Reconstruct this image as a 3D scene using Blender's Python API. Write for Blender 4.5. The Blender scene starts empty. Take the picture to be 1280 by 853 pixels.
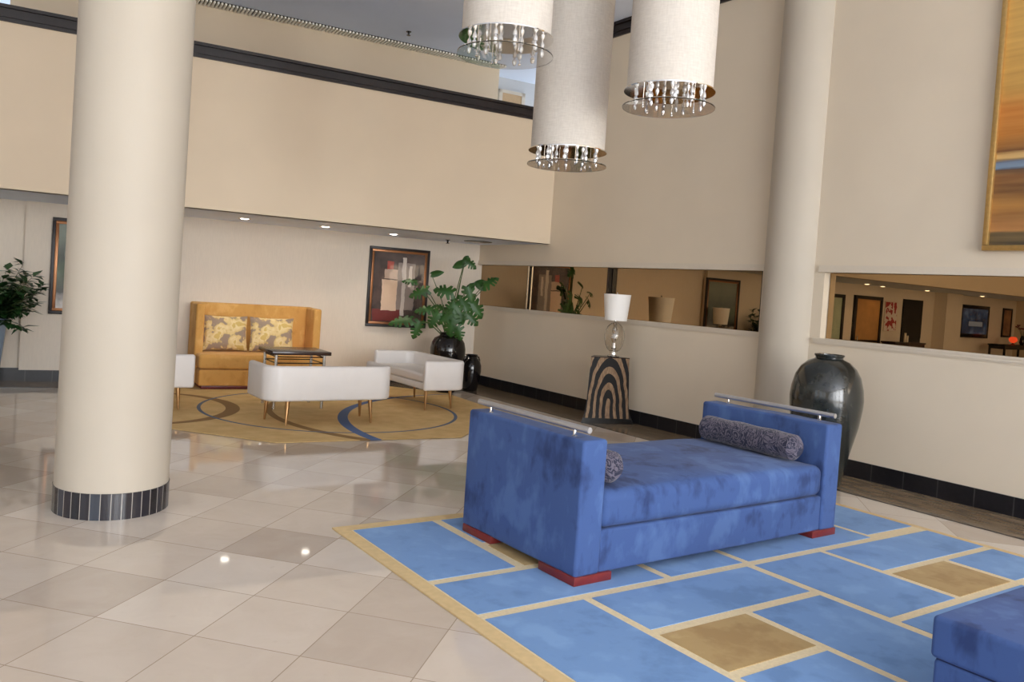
import bpy, bmesh, math, random
from mathutils import Vector, Matrix
R = math.radians
scene = bpy.context.scene
col = scene.collection

# ------------------------------------------------------------------ camera
F_PX, CX, CY = 1019.1, 601.37, 391.0
cam = bpy.data.cameras.new('camera')
cam.sensor_fit = 'HORIZONTAL'; cam.sensor_width = 36
cam.lens = F_PX * 36 / 1280
cam.shift_x = (640 - CX) / 1280
cam.shift_y = (CY - 426.5) / 1280
cam.clip_start = .05; cam.clip_end = 200
camo = bpy.data.objects.new('camera', cam); col.objects.link(camo)
cr = Vector((0.83312096, -0.54896279, 0.06744863))
cu = Vector((-0.04054327, 0.06100594, 0.99731365))
cf = Vector((0.55160285, 0.83361749, -0.02856858))
M = Matrix((cr, cu, -cf)).transposed().to_4x4()
M.translation = (0, 0, 1.70)
camo.matrix_world = M
scene.camera = camo

# ------------------------------------------------------------------ world, lights, exposure
vs = scene.view_settings
vs.view_transform = 'Standard'; vs.look = 'None'; vs.gamma = 1; vs.use_curve_mapping = False
vs.exposure = 0.42
scene.cycles.use_denoising = True
scene.cycles.max_bounces = 10
scene.cycles.diffuse_bounces = 6
scene.cycles.glossy_bounces = 5
scene.cycles.transmission_bounces = 8
scene.cycles.transparent_max_bounces = 8
scene.cycles.sample_clamp_indirect = 6
scene.cycles.caustics_refractive = False
scene.cycles.caustics_reflective = True
scene.cycles.blur_glossy = 1.0
world = bpy.data.worlds.new('sky'); scene.world = world
world.use_nodes = True
wb = world.node_tree.nodes['Background']
wb.inputs[0].default_value = (0.80, 0.90, 1.0, 1); wb.inputs[1].default_value = 1.2

def area(name, loc, rot, sx, sy, power, color):
    l = bpy.data.lights.new(name, 'AREA'); l.shape = 'RECTANGLE'
    l.size = sx; l.size_y = sy; l.energy = power; l.color = color
    o = bpy.data.objects.new(name, l); o.location = loc; o.rotation_euler = rot
    col.objects.link(o); return o
FAC_Y = -10.0            # the glazed entrance front behind the photographer
FAC_X = [-9.0, -5.6, -2.2, 1.2, 4.6]
for i, x in enumerate(FAC_X):
    area('daylight_window', (x, FAC_Y + .12, 2.75), (R(90), 0, 0), 2.9, 4.6, (30, 70, 260, 410, 470)[i], (0.97, 0.985, 1.0))
LEFT_X = -12.0
for i, y in enumerate((-5.0, -.5, 4.0)):
    area('daylight_side_window', (LEFT_X + .12, y, 2.75), (R(90), 0, R(-90)), 3.0, 4.6, 25, (0.94, 0.97, 1.0))

sun = bpy.data.lights.new('sun', 'SUN'); sun.energy = 14.0; sun.angle = R(1.5); sun.color = (1, .96, .9)
suno = bpy.data.objects.new('sun', sun); suno.rotation_euler = Vector((.12, .60, -.79)).to_track_quat('-Z', 'Y').to_euler(); col.objects.link(suno)
area('gallery_fill_light', (10.6, 12.1, 4.9), (R(90), 0, R(78)), 1.3, 1.2, 20, (0.9, 0.95, 1.0))  # added cool fill lamp brightening gallery corridor and ceiling; no window stands here

# ------------------------------------------------------------------ helpers
W, S, D, ZS, ZC = 8.016, 10.275, 12.290, 2.491, 5.69
TH = -0.0897
DX = Vector((math.cos(TH), math.sin(TH), 0)); NN = Vector((-math.sin(TH), math.cos(TH), 0))
def BK(u, v=0, z=0):                      # u metres left of the far right corner along the back wall, v metres behind it
    return Vector((W, D, 0)) - u * DX + v * NN + Vector((0, 0, z))

def prop(o, label=None, cat=None, group=None, kind=None):
    for k, v in (('label', label), ('category', cat), ('group', group), ('kind', kind)):
        if v: o[k] = v
    return o
def thing(name, label, cat, loc=(0, 0, 0), rz=0, group=None):
    o = bpy.data.objects.new(name, None); o.empty_display_size = .1
    o.location = loc; o.rotation_euler = (0, 0, rz); col.objects.link(o)
    return prop(o, label, cat, group)
def link(name, bm, mat, parent=None, smooth=30, loc=None, rz=0):
    bmesh.ops.recalc_face_normals(bm, faces=bm.faces[:])
    me = bpy.data.meshes.new(name); bm.to_mesh(me); bm.free()
    mats = mat if isinstance(mat, (list, tuple)) else [mat]
    for m in mats: me.materials.append(m)
    if smooth:
        for p in me.polygons: p.use_smooth = True
        me.set_sharp_from_angle(angle=R(smooth))
    o = bpy.data.objects.new(name, me); col.objects.link(o)
    if parent: o.parent = parent
    if loc is not None: o.location = loc
    if rz: o.rotation_euler = (0, 0, rz)
    return o
def kids(o): return [c for c in bpy.data.objects if c.parent == o]
def dup(o, loc, rz=0, label=None, parent=None):
    r = o.copy(); col.objects.link(r)
    if parent: r.parent = parent
    else:
        r.location = loc; r.rotation_euler = (0, 0, rz)
        if label: r['label'] = label
    for c in kids(o): dup(c, None, parent=r)
    return r
def xf(bm, verts, mat):
    if mat is not None: bmesh.ops.transform(bm, matrix=mat, verts=verts)
def box(bm, a, b, mat=None, mi=0):
    x0, y0, z0 = a; x1, y1, z1 = b
    v = [bm.verts.new(p) for p in ((x0,y0,z0),(x1,y0,z0),(x1,y1,z0),(x0,y1,z0),(x0,y0,z1),(x1,y0,z1),(x1,y1,z1),(x0,y1,z1))]
    for f in ((0,3,2,1),(4,5,6,7),(0,1,5,4),(1,2,6,5),(2,3,7,6),(3,0,4,7)):
        bm.faces.new([v[i] for i in f]).material_index = mi
    xf(bm, v, mat); return v
def bbox(bm, a, b, r=.01, seg=2, mat=None):          # box with all edges rounded
    t = bmesh.new(); box(t, a, b)
    bmesh.ops.bevel(t, geom=t.edges[:], offset=r, segments=seg, profile=.5, affect='EDGES')
    join(bm, t, mat)
def join(bm, t, mat=None):
    mp = {}
    for v in t.verts: mp[v] = bm.verts.new(mat @ v.co if mat is not None else v.co)
    for f in t.faces:
        try: bm.faces.new([mp[v] for v in f.verts]).material_index = f.material_index
        except ValueError: pass
    t.free()
def softbox(bm, a, b, r, n=8, fn=None, mat=None, m=3):   # rounded box with a grid of vertices, fn bends each point
    c = [(a[i] + b[i]) / 2 for i in range(3)]; h = [(b[i] - a[i]) / 2 for i in range(3)]
    ax = []
    for i in range(3):
        rr = min(r, h[i] * .98); k = h[i] - rr
        ang = [math.pi/4 * j / m for j in range(m, 0, -1)]
        l = [-k - rr * math.tan(q) for q in ang] + [-k + 2 * k * j / n for j in range(n + 1)] + [k + rr * math.tan(q) for q in reversed(ang)]
        ax.append((l, rr, k))
    t = bmesh.new()
    for d in range(3):
        e, g = (d + 1) % 3, (d + 2) % 3
        for s in (-1, 1):
            grid = []
            for p in ax[e][0]:
                row = []
                for q in ax[g][0]:
                    P = [0, 0, 0]; P[d] = s * h[d]; P[e] = p; P[g] = q
                    I = [max(-ax[i][2], min(ax[i][2], P[i])) for i in range(3)]
                    o = Vector([(P[i] - I[i]) for i in range(3)])
                    if o.length > 0: o.normalize()
                    row.append(t.verts.new([c[i] + I[i] + o[i] * ax[i][1] for i in range(3)]))
                grid.append(row)
            for i in range(len(grid) - 1):
                for j in range(len(grid[0]) - 1):
                    t.faces.new((grid[i][j], grid[i+1][j], grid[i+1][j+1], grid[i][j+1]))
    bmesh.ops.remove_doubles(t, verts=t.verts[:], dist=1e-5)
    if fn:
        for v in t.verts: v.co = fn(v.co.copy())
    join(bm, t, mat)
def lathe(bm, prof, n=40, mat=None, cap=True):            # prof: (radius, z) from bottom to top
    rings = []
    for r, z in prof:
        if r < 1e-6: rings.append([bm.verts.new((0, 0, z))])
        else: rings.append([bm.verts.new((r * math.cos(2*math.pi*k/n), r * math.sin(2*math.pi*k/n), z)) for k in range(n)])
    for a, b in zip(rings, rings[1:]):
        for k in range(n):
            k2 = (k + 1) % n
            if len(a) == 1 and len(b) == 1: continue
            if len(a) == 1: bm.faces.new((a[0], b[k], b[k2]))
            elif len(b) == 1: bm.faces.new((a[k], a[k2], b[0]))
            else: bm.faces.new((a[k], a[k2], b[k2], b[k]))
    if cap:
        if len(rings[0]) > 1: bm.faces.new(list(reversed(rings[0])))
        if len(rings[-1]) > 1: bm.faces.new(rings[-1])
    xf(bm, [v for r in rings for v in r], mat)
def tube(bm, pts, rad, n=10):                             # pts: list of points, rad: number or list
    pts = [Vector(p) for p in pts]
    rad = rad if isinstance(rad, (list, tuple)) else [rad] * len(pts)
    rings = []; ref = None
    for i, p in enumerate(pts):
        t = (pts[min(i+1, len(pts)-1)] - pts[max(i-1, 0)]).normalized()
        if ref is None: ref = t.orthogonal().normalized()
        s = (ref - t * ref.dot(t)).normalized(); ref = s; q = t.cross(s)
        rings.append([bm.verts.new(p + rad[i] * (s * math.cos(2*math.pi*k/n) + q * math.sin(2*math.pi*k/n))) for k in range(n)])
    for a, b in zip(rings, rings[1:]):
        for k in range(n): bm.faces.new((a[k], a[(k+1) % n], b[(k+1) % n], b[k]))
    bm.faces.new(list(reversed(rings[0]))); bm.faces.new(rings[-1])
def prism(bm, pts, z0, z1, mi=0):
    a = [bm.verts.new((p[0], p[1], z0)) for p in pts]; b = [bm.verts.new((p[0], p[1], z1)) for p in pts]
    n = len(pts)
    bm.faces.new(list(reversed(a))).material_index = mi; bm.faces.new(b).material_index = mi
    for i in range(n): bm.faces.new((a[i], a[(i+1) % n], b[(i+1) % n], b[i])).material_index = mi
def T(x=0, y=0, z=0, rz=0, rx=0, ry=0):
    return Matrix.Translation((x, y, z)) @ Matrix.Rotation(rz, 4, 'Z') @ Matrix.Rotation(ry, 4, 'Y') @ Matrix.Rotation(rx, 4, 'X')
BKM = Matrix.Translation((W, D, 0)) @ Matrix.Rotation(TH, 4, 'Z')      # local x = -u, local y = v

# ------------------------------------------------------------------ materials
def lin(r, g, b):
    f = lambda c: (c/255/12.92) if c/255 <= .04045 else ((c/255 + .055)/1.055)**2.4
    return (f(r), f(g), f(b), 1)
class NT:
    def __init__(s, name):
        s.m = bpy.data.materials.new(name); s.m.use_nodes = True
        s.t = s.m.node_tree; s.b = s.t.nodes['Principled BSDF']
    def n(s, typ, **kw):
        nd = s.t.nodes.new(typ)
        for k, v in kw.items():
            if k.startswith('_'): setattr(nd, k[1:], v)
        return nd
    def put(s, sock, v):
        if v is None: return
        if isinstance(v, bpy.types.NodeSocket): s.t.links.new(v, sock)
        else: sock.default_value = v
    def math(s, op, a, b=None, c=None):
        nd = s.n('ShaderNodeMath'); nd.operation = op
        for i, v in enumerate((a, b, c)): s.put(nd.inputs[i], v)
        return nd.outputs[0]
    def coord(s): return s.n('ShaderNodeTexCoord').outputs['Object']
    def xyz(s, v=None):
        nd = s.n('ShaderNodeSeparateXYZ'); s.put(nd.inputs[0], v or s.coord()); return nd.outputs
    def mapping(s, v, scale=(1,1,1), rot=(0,0,0), loc=(0,0,0)):
        nd = s.n('ShaderNodeMapping'); s.put(nd.inputs['Vector'], v)
        nd.inputs['Scale'].default_value = scale; nd.inputs['Rotation'].default_value = rot; nd.inputs['Location'].default_value = loc
        return nd.outputs[0]
    def noise(s, v=None, scale=5, detail=3, rough=.5, dist=0):
        nd = s.n('ShaderNodeTexNoise'); s.put(nd.inputs['Vector'], v if v is not None else s.coord())
        nd.inputs['Scale'].default_value = scale; nd.inputs['Detail'].default_value = detail
        nd.inputs['Roughness'].default_value = rough; nd.inputs['Distortion'].default_value = dist
        return nd.outputs[0]
    def ramp(s, f, stops, interp='LINEAR'):
        nd = s.n('ShaderNodeValToRGB'); s.put(nd.inputs[0], f); cr_ = nd.color_ramp; cr_.interpolation = interp
        while len(cr_.elements) < len(stops): cr_.elements.new(.5)
        for e, (p, c) in zip(cr_.elements, stops): e.position = p; e.color = c
        return nd.outputs[0]
    def mix(s, f, a, b, mode='MIX'):
        nd = s.n('ShaderNodeMix'); nd.data_type = 'RGBA'; nd.blend_type = mode
        s.put(nd.inputs[0], f); s.put(nd.inputs[6], a); s.put(nd.inputs[7], b); return nd.outputs[2]
    def bump(s, h, strength=.2, dist=.01):
        nd = s.n('ShaderNodeBump'); s.put(nd.inputs['Height'], h)
        nd.inputs['Strength'].default_value = strength; nd.inputs['Distance'].default_value = dist
        s.t.links.new(nd.outputs[0], s.b.inputs['Normal'])
    def out(s, color=None, rough=None, metal=None, **kw):
        s.put(s.b.inputs['Base Color'], color); s.put(s.b.inputs['Roughness'], rough); s.put(s.b.inputs['Metallic'], metal)
        for k, v in kw.items(): s.put(s.b.inputs[k.replace('_', ' ')], v)
        return s.m
def plain(name, c, rough=.5, metal=0, nz=.06, scale=30, **kw):
    t = NT(name); f = t.noise(scale=scale, detail=4)
    d = tuple(x * (1 - nz) for x in c[:3]) + (1,); l = tuple(min(1, x * (1 + nz)) for x in c[:3]) + (1,)
    return t.out(t.ramp(f, [(.3, d), (.7, l)]), rough, metal, **kw)
def paint(name, c, weave=0):
    t = NT(name); co = t.coord()
    f = t.noise(co, 1.3, 3); g = t.noise(t.mapping(co, (60, 60, 8)), 1, 2) if weave else t.noise(co, 90, 2)
    d = tuple(x * .965 for x in c[:3]) + (1,)
    c2 = t.ramp(f, [(.35, d), (.65, c)])
    if weave:
        c2 = t.mix(.25, c2, t.ramp(g, [(.35, tuple(x * .9 for x in c[:3]) + (1,)), (.65, tuple(min(1, x * 1.05) for x in c[:3]) + (1,))]))
    t.bump(g, .08, .004)
    return t.out(c2, .62)
MAT = {}
MAT['wall'] = paint('wall_paint', lin(221, 202, 175))
MAT['wall_right'] = paint('wall_paint_right', lin(221, 207, 185))
MAT['wallpaper'] = paint('woven_wallpaper', lin(226, 214, 198), 1)
MAT['ceiling'] = paint('ceiling_paint', lin(226, 236, 254))
MAT['column'] = paint('column_paint', lin(190, 180, 164))
MAT['trim'] = plain('trim_paint', lin(214, 202, 184), .45, nz=.015)
MAT['darkwood'] = plain('dark_wood', lin(27, 17, 17), .42, nz=.25, scale=8)
MAT['grey'] = paint('grey_wall', lin(205, 205, 205))
def m_tile(name, c, n_per_m, grout, axis=1):
    t = NT(name); x = t.xyz()
    a = t.math('FRACT', t.math('MULTIPLY', x[axis], n_per_m))
    e = t.math('GREATER_THAN', t.math('ABSOLUTE', t.math('SUBTRACT', a, .5)), .5 - .006 * n_per_m)
    return t.out(t.mix(e, t.ramp(t.noise(scale=20), [(.3, c), (.7, tuple(q * 1.5 for q in c[:3]) + (1,))]), grout), .3, Specular_IOR_Level=.3)
MAT['base_tile'] = m_tile('black_base_tile', lin(24, 23, 26), 3.0, lin(60, 58, 58))
MAT['base_tile_x'] = m_tile('black_base_tile_back', lin(24, 23, 26), 3.0, lin(60, 58, 58), 0)
def m_coltile():
    t = NT('column_base_tile'); x = t.xyz()
    a = t.math('MULTIPLY', t.math('ADD', t.math('ARCTAN2', x[1], x[0]), math.pi), 36 / (2 * math.pi))
    fr = t.math('FRACT', a)
    wn = t.n('ShaderNodeTexWhiteNoise'); wn.noise_dimensions = '1D'; t.put(wn.inputs['W'], t.math('FLOOR', a))
    e = t.math('GREATER_THAN', t.math('ABSOLUTE', t.math('SUBTRACT', fr, .5)), .46)
    c = t.ramp(wn.outputs[0], [(0, lin(28, 27, 32)), (.8, lin(48, 46, 52)), (1, lin(70, 78, 88))])
    return t.out(t.mix(e, c, lin(160, 155, 148)), .12)
MAT['coltile'] = m_coltile()
def m_floor():
    t = NT('marble_floor_tiles'); x = t.xyz()
    A = math.pi / 4 - 0.045; s = 0.5394
    ca, sa = math.cos(A) / s, math.sin(A) / s
    dx = t.math('SUBTRACT', x[0], 1.0413); dy = t.math('SUBTRACT', x[1], 3.8053)
    u = t.math('ADD', t.math('MULTIPLY', dx, ca), t.math('MULTIPLY', dy, sa))
    v = t.math('SUBTRACT', t.math('MULTIPLY', dy, ca), t.math('MULTIPLY', dx, sa))
    g = []
    for q in (u, v):
        g.append(t.math('GREATER_THAN', t.math('ABSOLUTE', t.math('SUBTRACT', t.math('FRACT', q), .5)), .5 - .0045))
    gr = t.math('MAXIMUM', g[0], g[1])
    cmb = t.n('ShaderNodeCombineXYZ'); t.put(cmb.inputs[0], t.math('FLOOR', u)); t.put(cmb.inputs[1], t.math('FLOOR', v))
    wn = t.n('ShaderNodeTexWhiteNoise'); wn.noise_dimensions = '2D'; t.put(wn.inputs['Vector'], cmb.outputs[0])
    base = t.ramp(wn.outputs[0], [(0, lin(182, 166, 150)), (.35, lin(201, 186, 169)), (.7, lin(215, 202, 186)), (1, lin(225, 214, 200))])
    # veins shift from tile to tile
    vec = t.n('ShaderNodeVectorMath'); vec.operation = 'MULTIPLY_ADD'
    t.put(vec.inputs[0], wn.outputs[1]); vec.inputs[1].default_value = (30, 30, 30); t.put(vec.inputs[2], t.coord())
    n1 = t.noise(vec.outputs[0], 3.2, 5, .6, .8); n2 = t.noise(vec.outputs[0], 14, 4, .6)
    c = t.mix(.32, base, t.ramp(n1, [(.3, lin(194, 178, 162)), (.55, lin(209, 195, 180)), (.75, lin(220, 209, 197))]), 'MIX')
    c = t.mix(t.ramp(n2, [(.62, (0,0,0,1)), (.78, (.35,.35,.35,1))]), c, lin(196, 176, 156))
    return t.out(t.mix(gr, c, lin(160, 142, 124)), .045, Specular_IOR_Level=.62)
MAT['floor'] = m_floor()
def m_stone():
    t = NT('brown_stone'); n1 = t.noise(t.mapping(t.coord(), (6, 1.2, 3)), 2.2, 6, .65, .5)
    return t.out(t.ramp(n1, [(.25, lin(104, 88, 70)), (.5, lin(132, 114, 92)), (.75, lin(156, 136, 110))]), .16)
MAT['stone'] = m_stone()
MAT['stone_line'] = plain('black_stone', lin(26, 24, 24), .15)
def m_suede(name, d, m_, l, scale=3.2):
    t = NT(name); co = t.coord()
    n1 = t.mix(.4, t.noise(co, scale, 3, .5, .35), t.noise(t.mapping(co, (3.2, 3.2, 1.6), (0, .5, .3)), scale, 4, .6, .2)); n2 = t.noise(co, 160, 2)
    c = t.ramp(n1, [(.38, d), (.47, m_), (.53, m_), (.61, l)])
    t.bump(n2, .15, .002)
    return t.out(c, .85, Sheen_Weight=.08, Sheen_Roughness=.4, Specular_IOR_Level=.15)
MAT['suede'] = m_suede('blue_suede', lin(50, 66, 108), lin(69, 92, 142), lin(83, 109, 159), 2.4)
MAT['rug_blue'] = m_suede('blue_carpet_pile', lin(103, 138, 184), lin(116, 152, 199), lin(126, 162, 207), 2.2)
MAT['rug_tan'] = m_suede('brown_carpet_pile', lin(162, 132, 86), lin(176, 148, 100), lin(188, 162, 114), 2.5)
MAT['rug_line'] = plain('cream_carpet_line', lin(222, 204, 166), .9, nz=.07, scale=60)
MAT['rug_border'] = plain('sand_carpet_border', lin(214, 186, 136), .9, nz=.06, scale=25)
MAT['gold_suede'] = m_suede('gold_velvet', lin(196, 146, 78), lin(212, 162, 92), lin(224, 178, 110), 2.5)
MAT['white_vinyl'] = plain('white_leather', lin(222, 217, 213), .42, nz=.02, scale=6)
MAT['bronze'] = plain('bronze_metal', lin(190, 150, 105), .28, 1, nz=.05)
MAT['steel'] = plain('brushed_steel', lin(205, 203, 200), .25, 1, nz=.04)
MAT['rail'] = plain('satin_aluminium', lin(215, 215, 218), .32, .9, nz=.03)
MAT['chrome'] = plain('chrome', lin(235, 232, 228), .06, 1, nz=.01)
MAT['redwood'] = plain('red_wood', lin(116, 38, 36), .35, nz=.15, scale=10)
MAT['espresso'] = plain('espresso_wood', lin(48, 30, 24), .22, nz=.2, scale=9)
MAT['black'] = plain('black_lacquer', lin(20, 18, 18), .25, nz=.1)
MAT['pot'] = plain('black_glaze', lin(24, 20, 20), .1, nz=.15, scale=7)
MAT['leaf'] = plain('monstera_leaf', lin(44, 84, 30), .45, nz=.3, scale=5)
MAT['leaf_dark'] = plain('ficus_leaf', lin(38, 74, 34), .4, nz=.3, scale=7)
MAT['stem'] = plain('plant_stem', lin(78, 92, 48), .6, nz=.2)
MAT['soil'] = plain('soil', lin(48, 36, 28), .95, nz=.3)
MAT['planter'] = plain('blue_grey_planter', lin(86, 100, 116), .25, nz=.12, scale=5)
MAT['shade'] = paint('white_lamp_shade', lin(244, 241, 236))
def m_linen():
    t = NT('linen_drum'); co = t.coord()
    g = t.noise(t.mapping(co, (90, 90, 14)), 1.2, 3); h = t.noise(t.mapping(co, (14, 14, 120)), 1.2, 2)
    c = t.mix(.5, t.ramp(g, [(.3, lin(192, 184, 174)), (.7, lin(210, 203, 193))]), t.ramp(h, [(.3, lin(192, 184, 174)), (.7, lin(212, 205, 195))]))
    return t.out(c, .8)
MAT['linen'] = m_linen()
def m_glass(name, c, rough=.0, ior=1.45):
    t = NT(name); return t.out(c, rough, 0, Transmission_Weight=1.0, IOR=ior)
MAT['glass'] = m_glass('clear_glass', (1, 1, 1, 1))
MAT['amber_glass'] = m_glass('lamp_glass', lin(250, 247, 242), .02, 1.45)
def m_pane(name, k):
    t = NT(name); tr = t.n('ShaderNodeBsdfTransparent'); gl = t.n('ShaderNodeBsdfGlossy'); gl.inputs['Roughness'].default_value = 0
    mx = t.n('ShaderNodeMixShader'); mx.inputs[0].default_value = k
    t.t.links.new(tr.outputs[0], mx.inputs[1]); t.t.links.new(gl.outputs[0], mx.inputs[2])
    t.t.links.new(mx.outputs[0], t.t.nodes['Material Output'].inputs['Surface']); return t.m
MAT['pane'] = m_pane('window_pane_glass', .06); MAT['picture_glass'] = m_pane('picture_glass', .015)
def m_crystal():
    t = NT('crystal'); return t.out(lin(240, 240, 240), .05, .55)
MAT['crystal'] = m_crystal()
def m_vase():
    t = NT('charcoal_glazed_vase'); n1 = t.noise(scale=7, detail=6, rough=.65)
    return t.out(t.ramp(n1, [(.3, lin(26, 28, 27)), (.55, lin(40, 43, 41)), (.8, lin(64, 66, 62))]), .2, Coat_Weight=.4, Coat_Roughness=.05)
MAT['vase'] = m_vase()
def m_mirror():
    t = NT('bronze_mirror'); return t.out(lin(162, 136, 102), .0, 1.0)
MAT['mirror'] = m_mirror()
def m_zebra():
    t = NT('zebra_inlay'); co = t.coord(); x = t.xyz(co)
    wob = t.math('MULTIPLY', t.math('SUBTRACT', t.noise(co, 5, 2), .5), .05)
    flare = t.math('ADD', 1.0, t.math('MULTIPLY', t.math('POWER', t.math('MAXIMUM', t.math('SUBTRACT', 1.0, t.math('MULTIPLY', x[2], 2.4)), 0.0), 2.0), .2))
    sx = t.math('DIVIDE', t.math('ABSOLUTE', t.math('ADD', x[0], wob)), t.math('MULTIPLY', flare, .305))
    zz = t.math('MAXIMUM', t.math('SUBTRACT', t.math('DIVIDE', t.math('SUBTRACT', x[2], .07), .82), .235), 0.0)
    a = t.math('POWER', t.math('DIVIDE', sx, 1.06), 2.0)
    F_ = t.math('ADD', .235, t.math('SQRT', t.math('ADD', a, t.math('MULTIPLY', zz, zz))))
    fr = t.math('FRACT', t.math('ADD', t.math('DIVIDE', t.math('SUBTRACT', F_, .475), .262), 4.0))
    wood = t.ramp(t.noise(t.mapping(co, (8, 8, 2)), 6, 4), [(.3, lin(116, 90, 66)), (.7, lin(158, 130, 100))])
    st = t.math('GREATER_THAN', fr, .44)
    return t.out(t.mix(st, wood, lin(20, 16, 16)), .5, Specular_IOR_Level=.25)
MAT['zebra'] = m_zebra()
def m_bolster():
    t = NT('leaf_scroll_fabric'); co = t.coord()
    n1 = t.noise(co, 8, 1.5, .5, 2.2)
    k = t.math('SINE', t.math('MULTIPLY', n1, 48.0))
    return t.out(t.ramp(t.math('MULTIPLY_ADD', k, .5, .5), [(.35, lin(24, 28, 54)), (.62, lin(98, 91, 104))]), .75, Sheen_Weight=.2)
MAT['bolster'] = m_bolster()
def m_cushion():
    t = NT('floral_fabric'); co = t.coord()
    n1 = t.noise(co, 6.5, 2, .5, .25); n2 = t.noise(co, 18, 3, .6, .3)
    c = t.ramp(n1, [(.44, lin(158, 138, 122)), (.47, lin(218, 192, 132)), (.6, lin(232, 214, 166)), (.62, lin(212, 184, 112))])
    return t.out(t.mix(t.ramp(n2, [(.6, (0,0,0,1)), (.64, (.6,.6,.6,1))]), c, lin(198, 172, 110)), .85)
MAT['cushion'] = m_cushion()
def emit(name, c, st):
    t = NT(name); return t.out((0, 0, 0, 1), .5, Emission_Color=c, Emission_Strength=st)

# ------------------------------------------------------------------ the setting
def struct(name, bm, mat, smooth=30, label=None, **kw):
    o = link(name, bm, mat, None, smooth, **kw); o['kind'] = 'structure'
    if label: o['label'] = label
    return o
XL, YF = LEFT_X, FAC_Y
bm = bmesh.new(); box(bm, (XL - .3, YF - .3, -.15), (W + .4, 15.2, 0)); struct('floor', bm, MAT['floor'], label='polished cream marble floor of large diagonal tiles')
bm = bmesh.new(); box(bm, (XL - .3, YF - .3, ZC), (W + 3.2, 15.6, ZC + .2)); struct('ceiling', bm, MAT['ceiling'], label='flat pale grey ceiling high over the lobby')
# brown stone margin along the right and back walls, with a black line
bm = bmesh.new(); box(bm, (7.27, YF, -.01), (W, 12.32, .003)); struct('trim_1', bm, MAT['stone'], label='brown stone floor margin along the mirrored wall')
bm = bmesh.new(); box(bm, (7.245, YF, -.01), (7.27, 11.62, .004)); struct('trim_2', bm, MAT['stone_line'], label='thin black stone line edging the brown margin')
bm = bmesh.new(); box(bm, (-20, -.72, -.01), (-.75, 0, .003), BKM); struct('trim_3', bm, MAT['stone'], label='brown stone floor margin along the papered wall')
bm = bmesh.new(); box(bm, (-20, -.745, -.01), (-.77, -.72, .004), BKM); struct('trim_4', bm, MAT['stone_line'], label='thin black line edging the margin by the papered wall')

# right wall with the recessed strip of mirror
YB = 12.33
MZ0, MZ1 = 1.418, 2.139
bm = bmesh.new()
box(bm, (W, YF, 0), (W + .35, YB, MZ0)); box(bm, (W, YF, MZ1), (W + .35, YB, ZS + .05)); box(bm, (W, YF, ZS + .05), (W + .35, S + .02, ZC))
box(bm, (W, S + .02, ZS + .05), (W + .35, YB, 4.3))
box(bm, (W, 5.385, MZ0), (W + .35, 6.188, MZ1)); box(bm, (W, YF, MZ0), (W + .35, .8, MZ1)); box(bm, (W + .3, .8, MZ0), (W + .35, YB, MZ1))
struct('wall_right', bm, MAT['wall_right'], label='beige wall with a strip of mirrors at eye level')
def tiltmirror(y0, y1, label, k=.035, strip='steel'):
    t = thing('wall_mirror', label, 'mirror', (W, y0, MZ0), 0, None)
    L = y1 - y0; b = bmesh.new()
    x0, x1 = .012, .012 + k * L
    v = [b.verts.new(p) for p in ((x0, .004, 0), (x1, L - .004, 0), (x1, L - .004, MZ1 - MZ0), (x0, .004, MZ1 - MZ0))]
    w = [b.verts.new((p.co.x + .008, p.co.y, p.co.z)) for p in v]
    b.faces.new(v); b.faces.new(list(reversed(w)))
    for i in range(4): b.faces.new((v[i], w[i], w[(i+1) % 4], v[(i+1) % 4]))
    link('mirror_pane', b, MAT['mirror'], t, 0)
    b = bmesh.new(); box(b, (.002, -.004, 0), (.024, .006, MZ1 - MZ0))
    link('edge_strip', b, MAT[strip], t, 0)
    b = bmesh.new(); box(b, (.024, -.003, .01), (.2, .003, MZ1 - MZ0 - .01)); link('backing', b, MAT['black'], t, 0)
    return t
tiltmirror(10.80, 12.30, 'short bronze mirror panel next to the far corner')
tiltmirror(8.87, 10.79, 'bronze mirror panel reflecting the framed picture and plant, left of the lamp', .02, 'darkwood')
tiltmirror(6.195, 8.86, 'long bronze mirror panel right of the table lamp, ending at the column', .03, 'darkwood')
tm = tiltmirror(3.2, 5.38, 'bronze mirror panel right of the engaged column, reflecting television and doors', .04, 'darkwood')
b = bmesh.new(); box(b, (.03, .82 - 3.2, 0), (.04, -.006, MZ1 - MZ0)); link('mirror_pane', b, MAT['mirror'], tm, 0)
bm = bmesh.new()
for (a, b) in ((YF, 5.45), (6.1, YB)):
    for (z0, z1, d) in ((MZ1, MZ1 + .028, .03), (MZ1 + .028, MZ1 + .075, .018), (MZ0 - .022, MZ0, .032), (MZ0 - .05, MZ0 - .022, .022), (MZ0 - .065, MZ0 - .05, .012)):
        box(bm, (W - d, a, z0), (W + .02, b, z1))
struct('trim_5', bm, MAT['trim'], label='cream moulding framing the strip of mirrors')
bm = bmesh.new(); box(bm, (W - .016, YF, 0), (W + .02, YB, .178)); struct('baseboard_right', bm, MAT['base_tile'], label='black tile baseboard under the mirrored wall')
def cornice(bm, y0, y1, z0, z1):
    h = z1 - z0
    for (a, b, d) in ((0, .3, .03), (.3, .62, .05), (.62, .8, .04), (.8, 1, .075)):
        box(bm, (W - d, y0, z0 + a * h), (W + .02, y1, z0 + b * h))
bm = bmesh.new(); cornice(bm, YF, S, 5.49, ZC); struct('trim_6', bm, MAT['darkwood'], label='dark wood cornice at the top of the mirrored wall')

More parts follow.
